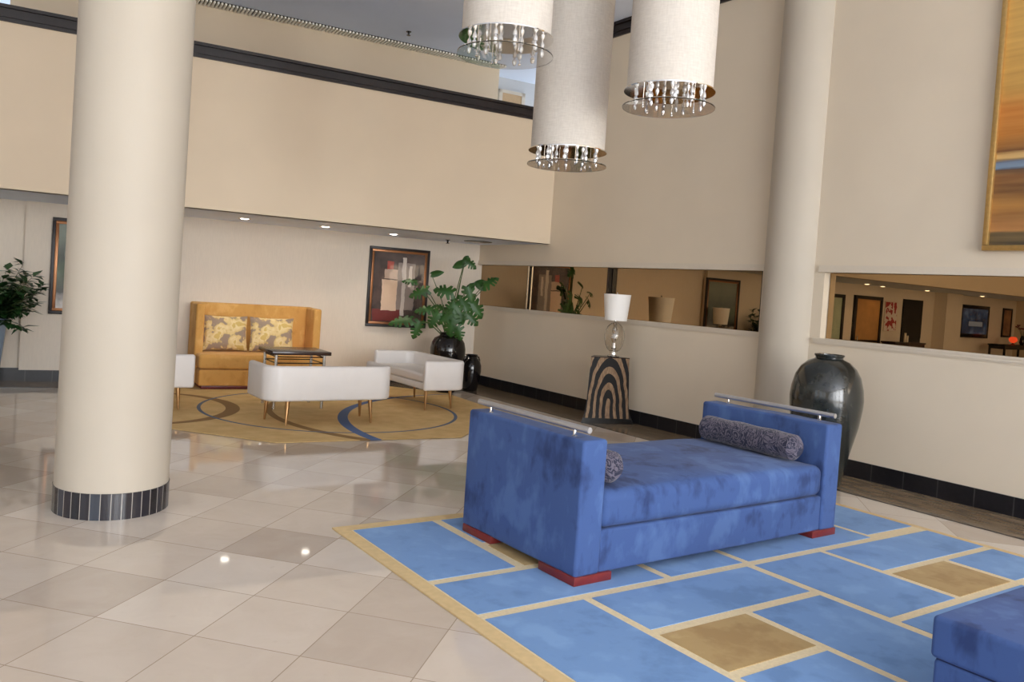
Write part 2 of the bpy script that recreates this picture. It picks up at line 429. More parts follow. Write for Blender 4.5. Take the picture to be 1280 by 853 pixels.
# back wall under the gallery, soffit, parapet with dark band, gallery wall
bm = bmesh.new(); box(bm, (-20.3, 0, 0), (.4, .3, ZS), BKM)
struct('wall_back', bm, MAT['wallpaper'], label='pale woven papered wall under the gallery')
bm = bmesh.new(); box(bm, (-7.118, -.10, .16), (-5.7, .01, ZS), BKM)
struct('wall_back_pier', bm, MAT['wallpaper'], label='shallow papered pier behind the large round column')
bm = bmesh.new(); box(bm, (-20.3, -.016, 0), (0, .02, .178), BKM); box(bm, (-7.1, -.09, 0), (-5.72, 0, .165), BKM)
struct('baseboard_back', bm, MAT['base_tile_x'], label='black tile baseboard under the papered wall')
SV = -(D - S) * 1.0
SVv = (Vector((W, S, 0)) - Vector((W, D, 0))).dot(NN)      # fascia distance in front of the back wall
SU = -((Vector((W, S, 0)) - Vector((W, D, 0))).dot(DX))
bm = bmesh.new(); box(bm, (-20.3, SVv + .02, ZS), (.3, 3.0, ZS + .12), BKM)
struct('ceiling_soffit', bm, MAT['ceiling'], label='low soffit ceiling over the seating alcove')
bm = bmesh.new(); box(bm, (-20.3, SVv, ZS), (-SU + .0, SVv + .18, 4.40), BKM)
struct('wall_parapet', bm, MAT['wall'], label='broad beige gallery parapet over the seating alcove')
bm = bmesh.new()
for (z0, z1, d) in ((4.387, 4.43, .025), (4.43, 4.49, .045), (4.49, 4.53, .035), (4.53, 4.568, .075)):
    box(bm, (-20.3, SVv - d, z0), (-SU + .02, SVv + .2, z1), BKM)
struct('trim_7', bm, MAT['darkwood'], label='dark moulded wood rail capping the gallery parapet')
bm = bmesh.new(); box(bm, (-7.44, 0, ZS + .12), (.153, .25, ZC), BKM)
struct('wall_gallery', bm, MAT['wall'], label='beige wall at the rear of the upper gallery')
bm = bmesh.new(); box(bm, (-20.3, .6, ZS + .12), (-7.6, .8, ZC), BKM); box(bm, (-.2, .55, ZS + .12), (3.0, .75, ZC), BKM); box(bm, (2.8, -2.2, ZS + .12), (3.0, .6, ZC), BKM)
box(bm, (.45, -2.25, ZS + .12), (3.0, -2.05, ZC), BKM)
struct('wall_gallery_return', bm, MAT['grey'], label='pale grey wall of the gallery corridor beyond the corner')
# upstairs door
bm = bmesh.new(); x0 = .52; box(bm, (x0, .50, ZS + .12), (x0 + .42, .56, 5.40), BKM)
dd = struct('door_1', bm, plain('tan_door', lin(196, 164, 124), .5), label='tan door in the upstairs corridor')
bm = bmesh.new(); box(bm, (x0 - .07, .49, ZS + .12), (x0, .57, 5.46), BKM); box(bm, (x0 + .42, .49, ZS + .12), (x0 + .49, .57, 5.46), BKM); box(bm, (x0 - .07, .49, 5.40), (x0 + .49, .57, 5.46), BKM)
struct('trim_8', bm, MAT['trim'], label='white frame of the upstairs door')
# side and front walls of the lobby (behind and left of the camera)
bm = bmesh.new()
def facade(bm, axis, c, centres, hw, lo, hi, z0, z1):
    edges = [lo] + sum([[q - hw, q + hw] for q in centres], []) + [hi]
    def bx(a, b, za, zb):
        if axis == 'y': box(bm, (a, c - .25, za), (b, c, zb))
        else: box(bm, (c - .25, a, za), (c, b, zb))
    for i in range(0, len(edges), 2): bx(edges[i], edges[i+1], 0, ZC)
    for i in range(1, len(edges) - 1, 2): bx(edges[i], edges[i+1], 0, z0); bx(edges[i], edges[i+1], z1, ZC)
facade(bm, 'y', YF, FAC_X, 1.5, XL, W + .35, .4, 5.1); struct('wall_front', bm, MAT['wall'], label='glazed entrance wall behind the camera')
bm = bmesh.new(); facade(bm, 'x', XL, (-5.0, -.5, 4.0), 1.55, YF - .25, 14.2, .4, 5.1); struct('wall_left', bm, MAT['wall'], label='side wall of the lobby with tall windows')
k = 0
def window(cx, cy, w, rz, idx):
    o = bmesh.new()
    for x in (-w/2, -w/6, w/6, w/2 - .06): box(o, (x, -.05, .4), (x + .06, .05, 5.1))
    for z in (.4, 2.6, 5.04): box(o, (-w/2, -.05, z), (w/2, .05, z + .06))
    wo = struct('window_%d' % idx, o, MAT['darkwood'], label='tall dark framed window', loc=(cx, cy, 0), rz=rz)
    g = bmesh.new(); box(g, (-w/2 + .06, -.004, .46), (w/2 - .06, .004, 5.04))
    link('window_pane', g, MAT['pane'], wo, 0)
for i, x in enumerate(FAC_X): window(x, YF - .12, 3.0, 0, i + 1)
for i, y in enumerate((-5.0, -.5, 4.0)): window(XL - .12, y, 3.1, R(90), i + 6)

# columns
def column(name, x, y, r, label):
    b = bmesh.new(); lathe(b, [(r, 0.0), (r, ZC)], 72)
    o = struct(name, b, MAT['column'], label=label, loc=(x, y, 0))
    b = bmesh.new(); lathe(b, [(r - .01, 0), (r + .006, 0.0), (r + .006, .176), (r - .01, .178)], 72, cap=False)
    link('tile_base', b, MAT['coltile'], o)
column('column', 1.056, 6.157, .3725, 'large round cream column with a black tile base, in front of the seating area')
column('column.001', 8.10, 5.83, .3285, 'round cream column set against the mirrored wall')

# ------------------------------------------------------------------ carpets
rug = bmesh.new()
x0, x1, y0, y1 = 2.28, 6.73, .6, 5.105
box(rug, (x0, y0, 0.001), (x1, y1, .010), mi=0)
box(rug, (2.375, .7, .010), (6.655, 5.0, .0115), mi=1)
def panel(a, b, c, d, mi): box(rug, (a, c, .0115), (b, d, .0145), mi=mi)
P = [(2.385, 3.00, 3.965, 4.985, 2), (3.075, 3.75, 4.44, 4.985, 2), (3.075, 3.75, 3.965, 4.375, 3), (3.82, 5.2, 3.965, 4.985, 2), (5.265, 5.96, 3.965, 4.985, 2), (6.02, 6.645, 3.50, 4.985, 2),
     (2.385, 3.75, 3.445, 3.895, 2), (3.815, 4.48, 3.445, 3.895, 2), (4.545, 5.965, 3.445, 3.895, 2),
     (2.385, 3.045, 1.9, 3.375, 2), (3.105, 4.44, 2.915, 3.375, 2), (4.515, 5.23, 2.455, 3.375, 2), (5.29, 6.645, 2.95, 3.375, 2),
     (5.29, 5.94, 2.455, 2.885, 3), (6.005, 6.645, 2.455, 2.885, 2), (3.1, 3.76, 2.41, 2.845, 3), (3.82, 4.44, 1.5, 2.845, 2), (3.1, 3.76, 1.5, 2.345, 2),
     (4.515, 5.94, 1.9, 2.39, 2), (6.005, 6.645, .72, 2.39, 2), (2.385, 3.045, .72, 1.84, 2), (3.1, 4.44, .72, 1.44, 2), (4.515, 5.94, .72, 1.84, 2)]
for p in P: panel(*p)
prop(link('carpet', rug, [MAT['rug_border'], MAT['rug_line'], MAT['rug_blue'], MAT['rug_tan']], smooth=0), 'blue rectangle-patterned carpet with cream lines under the daybed', 'carpet')
def m_octo():
    t = NT('ringed_tan_carpet'); co = t.coord(); x = t.xyz(co)
    def dist(cx, cy):
        a = t.math('SUBTRACT', x[0], cx); b = t.math('SUBTRACT', x[1], cy)
        return t.math('SQRT', t.math('ADD', t.math('MULTIPLY', a, a), t.math('MULTIPLY', b, b)))
    base = t.ramp(t.noise(co, 4, 5, .6), [(.3, lin(196, 162, 104)), (.7, lin(216, 184, 128))])
    ring = lambda cx, cy, r, w: t.math('LESS_THAN', t.math('ABSOLUTE', t.math('SUBTRACT', dist(cx, cy), r)), w)
    cres = lambda c1, r1, c2, r2: t.math('MULTIPLY', t.math('LESS_THAN', dist(*c1), r1), t.math('GREATER_THAN', dist(*c2), r2))
    c = t.mix(cres((1.936, 10.423), 1.27, (1.80, 10.46), 1.24), base, lin(138, 104, 58))
    c = t.mix(cres((5.70, 9.234), 2.37, (5.76, 9.30), 2.33), c, lin(142, 108, 60))
    c = t.mix(ring(4.273, 9.84, 1.628, .022), c, lin(92, 104, 124))
    c = t.mix(cres((6.703, 8.114), 2.83, (6.83, 8.09), 2.83), c, lin(82, 104, 146))
    return t.out(c, .9)
MAT['octo'] = m_octo()
ctr = Vector((4.153, 10.37)); ap = 2.535; pts = []
for k in range(8):
    a = R(22.5 + 45 * k) + TH; q = ctr + Vector((math.cos(a), math.sin(a))) * (ap / math.cos(R(22.5)))
    pts.append(q)
wallv = lambda q: (Vector((q.x, q.y, 0)) - Vector((W, D, 0))).dot(NN)
out = []
for i in range(8):                                         # the octagon is cut by the wall behind the sofa
    a, b = pts[i], pts[(i + 1) % 8]; va, vb = wallv(a) + .03, wallv(b) + .03
    if va <= 0: out.append(a)
    if va * vb < 0: out.append(a + (b - a) * (va / (va - vb)))
bm = bmesh.new(); prism(bm, out, .0045, .011)
prop(link('octagonal_carpet', bm, MAT['octo'], smooth=0), 'tan octagonal carpet with blue and brown arcs under the white benches', 'carpet')

# ------------------------------------------------------------------ blue daybed
db = thing('daybed', 'blue suede daybed with two high ends on the blue patterned carpet', 'daybed', (3.118, 3.545, .0145), R(1.4))
L, Wd = 2.64, 1.19
def wob(amp, s=3.0, seed=0):
    def f(p):
        k = amp * (math.sin(p.x * s + seed) * math.cos(p.y * s * 1.3 + seed) + .5 * math.sin(p.y * s * 2.1 + p.z * 3 + seed))
        return Vector((p.x + k * .4, p.y + k * .4, p.z + k * .6))
    return f
for s, (a, b) in enumerate(((0, .195), (L - .195, L))):
    m = bmesh.new(); softbox(m, (a, 0, .045), (b, Wd, .850), .022, 8, wob(.004, 4, s)); link('end_panel', m, MAT['suede'], db)
m = bmesh.new(); softbox(m, (.19, .012, .045), (L - .19, Wd - .012, .305), .018, 10, wob(.003, 3)); link('base', m, MAT['suede'], db)
def mattress(p):
    u = (p.x - L/2) / (L/2 - .19); v = (p.y - Wd/2) / (Wd/2)
    if p.z > .4: p.z += .035 * (1 - abs(u)**3) * (1 - abs(v)**4) + .006 * math.sin(p.x * 7) * math.sin(p.y * 6)
    if p.y < .3: p.y -= .008 * (1 - u * u)
    return p
m = bmesh.new(); softbox(m, (.193, .006, .308), (L - .193, Wd - .006, .535), .06, 14, mattress); link('mattress', m, MAT['suede'], db)
for a in (0.0, L - .29):
    for b in (.02, Wd - .33):
        m = bmesh.new(); bbox(m, (a - .004, b - .022, 0), (a + .294, b + .31, .052), .004); link('foot', m, MAT['redwood'], db)
for a in (.05, L - .05 - .03):
    m = bmesh.new(); tube(m, [(a + .015, .03, .905), (a + .015, Wd - .03, .905)], .019, 14)
    r_ = link('grab_rail', m, MAT['rail'], db)
    for y in (.16, Wd - .17):
        m = bmesh.new(); lathe(m, [(.017, .845), (.017, .852), (.011, .856), (.011, .9)], 12, T(a + .015, y, 0)); link('post', m, MAT['chrome'], r_)
def bolster(loc, rz, length, r, label):
    o = thing('bolster', label, 'bolster', loc, rz, 'bolsters on the daybed')
    m = bmesh.new(); n = 26; prof = []
    for i in range(n + 1):
        t_ = i / n; z = (t_ - .5) * length
        e = min(t_, 1 - t_) * length
        rr = r * (1 - max(0, 1 - e / .05) ** 3 * .38) * (1 + .03 * math.sin(t_ * 19)) * (1 + .035 * math.sin(math.pi * t_))
        prof.append((rr, z))
    prof = [(0, -length/2 - .004)] + [(r * .35, -length/2 - .004)] + prof + [(r * .35, length/2 + .004), (0, length/2 + .004)]
    lathe(m, prof, 36, Matrix.Rotation(R(90), 4, 'X'), cap=False); link('cover', m, MAT['bolster'], o)
    for s in (-1, 1):
        m = bmesh.new(); lathe(m, [(0, -.006), (.02, -.006), (.024, 0), (.02, .006), (0, .008)], 16, Matrix.Translation((0, s * (length/2 + .006), 0)) @ Matrix.Rotation(R(-90 * s), 4, 'X')); link('button', m, MAT['bolster'], o)
bolster((5.39, 4.18, .672), R(-1.5), .93, .098, 'dark blue leaf-patterned bolster lying along the far end of the daybed')
bolster((3.43, 4.14, .672), R(1.4), 1.06, .098, 'dark blue leaf-patterned bolster mostly hidden behind the near end of the daybed')

# ottoman / second seat, bottom right
ot = thing('ottoman', 'blue suede ottoman at the lower right edge on the patterned carpet', 'ottoman', (3.537, 1.746, .0145), R(.5))
def crown(p):
    if p.z > .4: p.z += .012 * (1 - ((p.x - .55)/.6)**2) * (1 - ((p.y + .55)/.6)**2)
    return p
m = bmesh.new(); softbox(m, (0, -1.1, .265), (1.15, 0, .445), .022, 10, crown); link('seat_cushion', m, MAT['suede'], ot)
m = bmesh.new(); softbox(m, (.012, -1.088, .05), (1.138, -.012, .262), .02, 6); link('base', m, MAT['suede'], ot)
m = bmesh.new(); bbox(m, (.02, -1.08, .255), (1.13, -.02, .272), .004); link('piping', m, plain('navy_piping', lin(36, 46, 84), .8), ot)
for a in (.0, .95):
    for b in (-.2, -1.1):
        m = bmesh.new(); bbox(m, (a + .015, b + .015, 0), (a + .185, b + .185, .055), .004); link('foot', m, MAT['redwood'], ot)

# ------------------------------------------------------------------ white benches
def make_bench(loc, rz, label):
    o = thing('bench', label, 'bench', loc, rz, 'white curved benches around the table')
    Lh, Dp, z0, z1, r, th = .795, .68, .287, .685, .20, .085
    def outline(off):
        p = [(-Lh + off, Dp)]; rr = r - off if off < r else .02
        for k in range(9):
            a = math.pi + math.pi/2 * k / 8; p.append((-Lh + r + rr * math.cos(a), r + rr * math.sin(a)))
        for k in range(9):
            a = 1.5 * math.pi + math.pi/2 * k / 8; p.append((Lh - r + rr * math.cos(a), r + rr * math.sin(a)))
        return p + [(Lh - off, Dp)]
    A, B = outline(0), outline(th)
    m = bmesh.new()
    lay = [[m.verts.new((x, y, z)) for x, y in pts_] for pts_, z in ((A, z0), (A, z1), (B, z1), (B, z0))]
    n = len(A)
    for q in range(4):
        a, b = lay[q], lay[(q + 1) % 4]
        for i in range(n - 1): m.faces.new((a[i], a[i+1], b[i+1], b[i]))
    m.faces.new([l[0] for l in lay]); m.faces.new([l[-1] for l in reversed(lay)])
    bmesh.ops.recalc_face_normals(m, faces=m.faces[:])
    sharp = [e for e in m.edges if len(e.link_faces) == 2 and e.calc_face_angle() > R(40)]
    bmesh.ops.bevel(m, geom=sharp, offset=.032, segments=4, profile=.5, affect='EDGES')
    link('shell', m, MAT['white_vinyl'], o)
    m = bmesh.new(); bbox(m, (-Lh + th - .005, th - .005, z0 + .01), (Lh - th + .005, Dp - .02, .385), .012); link('seat_base', m, MAT['white_vinyl'], o)
    m = bmesh.new(); softbox(m, (-Lh + th + .004, th, .388), (Lh - th - .004, Dp - .01, .50), .035, 8, lambda p: Vector((p.x, p.y, p.z + (.012 * (1 - (p.x/.7)**2) if p.z > .45 else 0)))); link('seat_cushion', m, MAT['white_vinyl'], o)
    for (x, y, sx, sy) in ((-.50, .11, -.03, -.04), (.52, .11, .03, -.04), (-.59, .54, -.03, .02), (.59, .54, .03, .02)):
        m = bmesh.new(); tube(m, [(x, y, z0 + .02), (x, y, z0), (x + sx * .6, y + sy * .6, .003)], [.027, .027, .012], 14); link('leg', m, MAT['bronze'], o)
        # small ferrule
    return o
bench = make_bench((3.80, 8.70, .0125), 0, 'white curved bench seen from behind, nearest the camera on the tan carpet')
dup(bench, (6.06, 10.15, .0125), R(90), 'white curved bench seen end-on, right of the table beside the plant')
dup(bench, (1.86, 10.68, .0125), R(-90), 'white curved bench half hidden behind the large round column')

# low table
tb = thing('side_table', 'small dark wood table on steel legs between bench and gold sofa', 'table', (3.87, 10.19, .0115), R(-3))
m = bmesh.new(); bbox(m, (-.385, -.33, .695), (.385, .33, .742), .006); link('tabletop', m, MAT['espresso'], tb)
for x in (-.315, .315):
    for y in (-.255, .255):
        m = bmesh.new(); tube(m, [(x, y, 0), (x, y, .696)], .02, 14); link('leg', m, MAT['steel'], tb)
for (a, b) in (((-.315, -.255), (.315, -.255)), ((-.315, .255), (.315, .255)), ((-.315, -.255), (-.315, .255)), ((.315, -.255), (.315, .255))):
    m = bmesh.new()
    for z in (.585, .665): tube(m, [(*a, z), (*b, z)], .008, 8)
    link('stretcher', m, MAT['espresso'], tb)

# ------------------------------------------------------------------ gold sofa
sf = thing('sofa', 'high-backed gold velvet sofa against the papered wall', 'sofa', BK(3.975, 0, .0115), TH)
hw = .93
m = bmesh.new(); softbox(m, (-hw, -.20, .05), (hw, -.04, 1.215), .03, 8); link('backrest', m, MAT['gold_suede'], sf)
for s in (-1, 1):
    m = bmesh.new(); softbox(m, (min(s * hw, s * (hw - .12)), -.66, .05), (max(s * hw, s * (hw - .12)), -.19, 1.21), .03, 6); link('arm', m, MAT['gold_suede'], sf)
m = bmesh.new(); softbox(m, (-hw + .03, -.96, .05), (hw - .03, -.19, .285), .025, 8); link('seat_base', m, MAT['gold_suede'], sf)
m = bmesh.new(); softbox(m, (-hw + .02, -.97, .29), (hw - .02, -.20, .50), .05, 8); link('seat_cushion', m, MAT['gold_suede'], sf)
m = bmesh.new(); bbox(m, (-hw + .08, -.90, 0), (hw - .08, -.08, .052), .004); link('plinth', m, MAT['redwood'], sf)
def pillow(u, v, rz, tilt, w, h, label):
    o = thing('throw_pillow', label, 'pillow', BK(u, v, .525), TH + rz, 'floral pillows on the sofa')
    m = bmesh.new(); n = 18
    Mx = Matrix.Rotation(tilt, 4, 'X')
    for s in (-1, 1):
        g = []
        for i in range(n + 1):
            row = []
            for j in range(n + 1):
                a, b = 2*i/n - 1, 2*j/n - 1
                pin = 1 - .055 * (1 - a*a) * abs(b)**3 - .0; pin2 = 1 - .055 * (1 - b*b) * abs(a)**3
                th_ = .075 * ((1 - a**4) * (1 - b**4)) ** .55
                p = Mx @ Vector((a * w/2 * pin2, -s * th_, h/2 + b * h/2 * pin)); row.append(m.verts.new(p))
            g.append(row)
        for i in range(n):
            for j in range(n): m.faces.new((g[i][j], g[i+1][j], g[i+1][j+1], g[i][j+1]))
    bmesh.ops.remove_doubles(m, verts=m.verts[:], dist=1e-4)
    link('cover', m, MAT['cushion'], o)
pillow(4.43, -.43, R(2), R(-10), .66, .53, 'floral cream and grey pillow at the left of the gold sofa')
pillow(3.74, -.44, R(-3), R(-11), .67, .53, 'floral cream and grey pillow at the right of the gold sofa')

# ------------------------------------------------------------------ framed pictures
def m_abstract():
    t = NT('abstract_dark_canvas'); co = t.coord(); x = t.xyz(co)
    wx = t.math('ADD', x[0], t.math('MULTIPLY', t.math('SUBTRACT', t.noise(co, 9, 3), .5), .06)); wz = t.math('ADD', x[2], t.math('MULTIPLY', t.math('SUBTRACT', t.noise(co, 7, 3), .5), .05))
    def rect(a, b, c, d): return t.math('MULTIPLY', t.math('MULTIPLY', t.math('GREATER_THAN', wx, a), t.math('LESS_THAN', wx, b)), t.math('MULTIPLY', t.math('GREATER_THAN', wz, c), t.math('LESS_THAN', wz, d)))
    c = t.ramp(t.noise(co, 5, 4), [(.3, lin(40, 32, 32)), (.6, lin(86, 66, 58)), (.8, lin(112, 96, 88))])
    c = t.mix(rect(-.44, .05, .10, .30), c, lin(120, 40, 34))
    c = t.mix(rect(-.02, .30, .30, 1.1), c, lin(146, 130, 122))
    c = t.mix(rect(-.30, -.02, .28, .80), c, lin(226, 196, 168))
    c = t.mix(rect(.06, .13, .2, 1.2), c, lin(208, 196, 186))
    c = t.mix(rect(.18, .24, .70, 1.05), c, lin(214, 200, 190))
    c = t.mix(rect(-.22, -.1, .95, 1.12), c, lin(170, 62, 44))
    c = t.mix(rect(-.26, -.02, .82, .98), c, lin(200, 172, 152))
    return t.out(c, .5)
def picture(u, z0, w, h, canvas, label, off=0):
    o = thing('framed_picture', label, 'picture', BK(u, -.004 - off, z0), TH)
    def frame(a, b, d, mat, nm):
        m = bmesh.new()
        for (x0_, x1_, za, zb) in ((-w/2 + a, w/2 - a, a, b), (-w/2 + a, w/2 - a, h - b, h - a), (-w/2 + a, -w/2 + b, b, h - b), (w/2 - b, w/2 - a, b, h - b)):
            bbox(m, (x0_, -d, za), (x1_, 0, zb), .004)
        link(nm, m, mat, o)
    frame(0, .045, .045, MAT['darkwood'], 'outer_frame'); frame(.043, .085, .034, plain('copper_frame', lin(150, 100, 62), .3, .5), 'inner_frame')
    m = bmesh.new(); box(m, (-w/2 + .08, -.018, .08), (w/2 - .08, -.002, h - .08)); link('canvas', m, canvas, o)
    m = bmesh.new(); box(m, (-w/2 + .08, -.026, .08), (w/2 - .08, -.023, h - .08)); link('glazing', m, MAT['picture_glass'], o, 0)
picture(1.54, .955, 1.10, 1.35, m_abstract(), 'dark framed abstract picture right of the gold sofa behind the monstera')
def m_land():
    t = NT('green_landscape_print'); co = t.coord(); x = t.xyz(co); n = t.noise(co, 6, 5)
    z = t.math('ADD', x[2], t.math('MULTIPLY', n, .3))
    c = t.ramp(t.math('DIVIDE', z, 1.5), [(.2, lin(210, 205, 200)), (.3, lin(60, 56, 50)), (.5, lin(70, 90, 56)), (.62, lin(52, 60, 46)), (.85, lin(110, 120, 104))])
    return t.out(c, .4)
picture(6.22, .955, 1.15, 1.345, m_land(), 'framed green print on the pier, partly behind the large round column', .105)

# large painting on the right wall
def m_painting():
    t = NT('ochre_landscape_canvas'); co = t.coord(); x = t.xyz(co)
    n = t.noise(t.mapping(co, (1, .7, 7)), 1.6, 5, .6); n2 = t.noise(t.mapping(co, (1, .8, 16)), 1.2, 4)
    z = t.math('ADD', x[2], t.math('MULTIPLY', t.math('SUBTRACT', n, .5), .07))
    c = t.ramp(t.math('DIVIDE', z, 3.2), [(.0, lin(66, 62, 46)), (.052, lin(62, 58, 44)), (.058, lin(176, 118, 66)), (.10, lin(140, 92, 48)), (.125, lin(176, 122, 58)), (.17, lin(104, 66, 36)), (.21, lin(120, 74, 40)), (.232, lin(60, 46, 50)), (.236, lin(90, 140, 178)), (.252, lin(84, 124, 160)), (.256, lin(40, 30, 30)), (.262, lin(216, 180, 120)), (.275, lin(206, 166, 104)), (.28, lin(96, 54, 26)), (.33, lin(186, 116, 40)), (.40, lin(198, 120, 44)), (.46, lin(196, 150, 74)), (.60, lin(206, 162, 84)), (1, lin(210, 166, 88))])
    return t.out(t.mix(.22, c, t.ramp(n2, [(.3, lin(90, 60, 34)), (.7, lin(214, 170, 100))])), .5)
pt = thing('painting', 'large gold framed ochre landscape painting high on the right wall', 'painting', (W, 3.76, 2.365), 0)
PW, PH = 2.2, 3.1
m = bmesh.new()
for (a, b, za, zb) in ((-PW, 0, 0, .05), (-PW, 0, PH - .05, PH), (-PW, -PW + .05, .05, PH - .05), (-.05, 0, .05, PH - .05)): bbox(m, (-.075, a, za), (0, b, zb), .006)
link('frame', m, plain('gold_leaf', lin(206, 168, 104), .28, .75, nz=.08), pt)
m = bmesh.new(); box(m, (-.045, -PW + .045, .045), (-.005, -.045, PH - .045)); link('canvas', m, m_painting(), pt)

# ------------------------------------------------------------------ zebra pedestal and lamp
pa, pc = Vector((7.2, 8.28, 0)), Vector((7.90, 8.02, 0))
pa = Vector((7.19, 8.275, 0)); mid = (pa + pc) / 2; ang = math.atan2(pc.y - pa.y, pc.x - pa.x)
pd = thing('pedestal', 'zebra-striped flared pedestal against the mirrored wall, carrying a table lamp', 'pedestal', (mid.x, mid.y, .004), ang)
m = bmesh.new()
prof = [(.07, .352), (.085, .35), (.12, .333), (.18, .318), (.26, .308), (.36, .302), (.55, .293), (.72, .284), (.887, .278)]
rings = []
for z, h in prof:
    f = (.36 - h); d0 = f * .55
    rings.append([m.verts.new(p) for p in ((-h, d0, z), (h, d0, z), (h * .52, .30 - f * .3, z), (-h * .52, .30 - f * .3, z))])
for a, b in zip(rings, rings[1:]):
    for i in range(4): m.faces.new((a[i], a[(i+1) % 4], b[(i+1) % 4], b[i]))
m.faces.new(list(reversed(rings[0]))); m.faces.new(rings[-1])
link('body', m, MAT['zebra'], pd, 25)
m = bmesh.new(); prism(m, [(-.375, -.01), (.375, -.01), (.20, .31), (-.20, .31)], 0, .035); prism(m, [(-.362, .0), (.362, .0), (.19, .30), (-.19, .30)], .035, .072); link('plinth', m, MAT['black'], pd, 0)
m = bmesh.new(); prism(m, [(-.279, .04), (.279, .04), (.146, .276), (-.146, .276)], .887, .899); link('top', m, MAT['espresso'], pd, 0)
def make_lamp(loc, label, k=1.0):
    o = thing('table_lamp', label, 'lamp', loc, 0)
    m = bmesh.new(); lathe(m, [(.082, 0), (.085, .01), (.075, .02), (.052, .03), (.05, .052), (.06, .06), (.06, .072)], 32); link('base', m, MAT['chrome'], o)
    m = bmesh.new(); lathe(m, [(.058, .072), (.09, .10), (.122, .16), (.137, .235), (.138, .29), (.128, .355), (.104, .41), (.07, .445), (.045, .46), (.04, .455), (.064, .438), (.098, .405), (.121, .352), (.131, .29), (.130, .235), (.115, .165), (.084, .107), (.055, .08)], 40, cap=False); link('glass_body', m, MAT['amber_glass'], o)
    m = bmesh.new(); lathe(m, [(.006, .07), (.045, .12), (.03, .19), (.05, .25), (.03, .31), (.042, .36), (.02, .41), (.04, .455), (.034, .475), (.012, .485), (.012, .53)], 24); link('stem', m, MAT['chrome'], o)
    m = bmesh.new(); lathe(m, [(.150, .495), (.184, .853), (.180, .853), (.146, .495)], 48, cap=False)
    lathe(m, [(.0, .80), (.02, .80), (.02, .803), (.0, .803)], 12)
    for q in range(3):
        a = q * 2.094; tube(m, [(0, 0, .80), (.176 * math.cos(a), .176 * math.sin(a), .80)], .003, 6)
    tube(m, [(0, 0, .53), (0, 0, .86)], .005, 8)
    link('lamp_shade', m, MAT['shade'], o)
    m = bmesh.new(); lathe(m, [(.004, .856), (.012, .866), (.008, .878), (0, .882)], 12); link('finial', m, MAT['chrome'], o)
    return o
lp = mid + Vector((-math.sin(ang), math.cos(ang), 0)) * .15
lamp = make_lamp((lp.x + .085, lp.y - .02, .904), 'glass table lamp with white shade standing on the zebra pedestal')

# ------------------------------------------------------------------ vases and plants
vz = thing('vase', 'tall charcoal glazed floor vase behind the daybed by the engaged column', 'vase', (7.3, 4.78, .004), 0)
m = bmesh.new(); lathe(m, [(.175, 0), (.19, .02), (.212, .16), (.265, .40), (.312, .60), (.336, .78), (.340, .86), (.330, .96), (.300, 1.08), (.255, 1.16), (.19, 1.22), (.135, 1.243), (.128, 1.25), (.118, 1.25), (.118, 1.1), (.0, 1.05)], 64); link('body', m, MAT['vase'], vz)
m = bmesh.new(); lathe(m, [(.126, 1.245), (.128, 1.262), (.138, 1.272), (.140, 1.284), (.134, 1.29), (.120, 1.287), (.116, 1.25)], 64, cap=False); link('rim', m, MAT['vase'], vz)
pt1 = thing('potted_monstera', 'monstera with split leaves in a round black pot near the far corner', 'plant', (6.83, 11.22, .0115), 0)
m = bmesh.new(); lathe(m, [(.15, 0), (.16, .02), (.20, .2), (.25, .42), (.285, .62), (.286, .70), (.265, .80), (.22, .87), (.15, .905), (.135, .93), (.15, .95), (.145, .958), (.12, .95), (.115, .9), (0, .88)], 48); link('pot', m, MAT['pot'], pt1)
vw = thing('vase', 'smaller black urn on the floor between the monstera pot and the right wall', 'vase', (7.40, 11.38, .004), 0)
m = bmesh.new(); lathe(m, [(.11, 0), (.12, .015), (.15, .15), (.175, .32), (.172, .42), (.145, .50), (.095, .55), (.085, .57), (.11, .595), (.105, .60), (.075, .58), (0, .5)], 44); link('body', m, MAT['pot'], vw)
for s in (-1, 1):
    m = bmesh.new(); tube(m, [(s * .09, 0, .565), (s * .14, 0, .56), (s * .165, 0, .50), (s * .16, 0, .45)], .012, 8); link('handle', m, MAT['pot'], vw)

def monstera_leaf(bm, base, tip, normal, width, split=True, rnd=random):
    base, tip = Vector(base), Vector(tip); ax = tip - base; Ln = ax.length; ax.normalize()
    nr = Vector(normal); nr = (nr - ax * nr.dot(ax)).normalized(); sd = ax.cross(nr)
    lobes = 5
    prof = lambda t: math.sin(math.pi * min(1, max(0, (t * .93 + .07))) ** .72) ** .75
    mids = []
    N = 36
    for s in (-1, 1):
        rows = []
        for i in range(N + 1):
            t = i / N; w = width / 2 * prof(t) if t < .995 else .0
            row = []
            cut = 1.0
            if split and .12 < t < .95:
                ph = (t * lobes) % 1.0
                if ph > .74: cut = .42
            for j in range(5):
                f = j / 4 * cut
                back = -.22 * width * f * (1 - t) if t < .35 else 0.10 * width * f * f
                droop = -.16 * width * f * f - .14 * Ln * t * t
                row.append(bm.verts.new(base + ax * (t * Ln + back) + sd * (s * w * f) + nr * (droop + .02 * width)))
            rows.append(row)
        for a, b in zip(rows, rows[1:]):
            for j in range(4): bm.faces.new((a[j], a[j+1], b[j+1], b[j]))
random.seed(4)
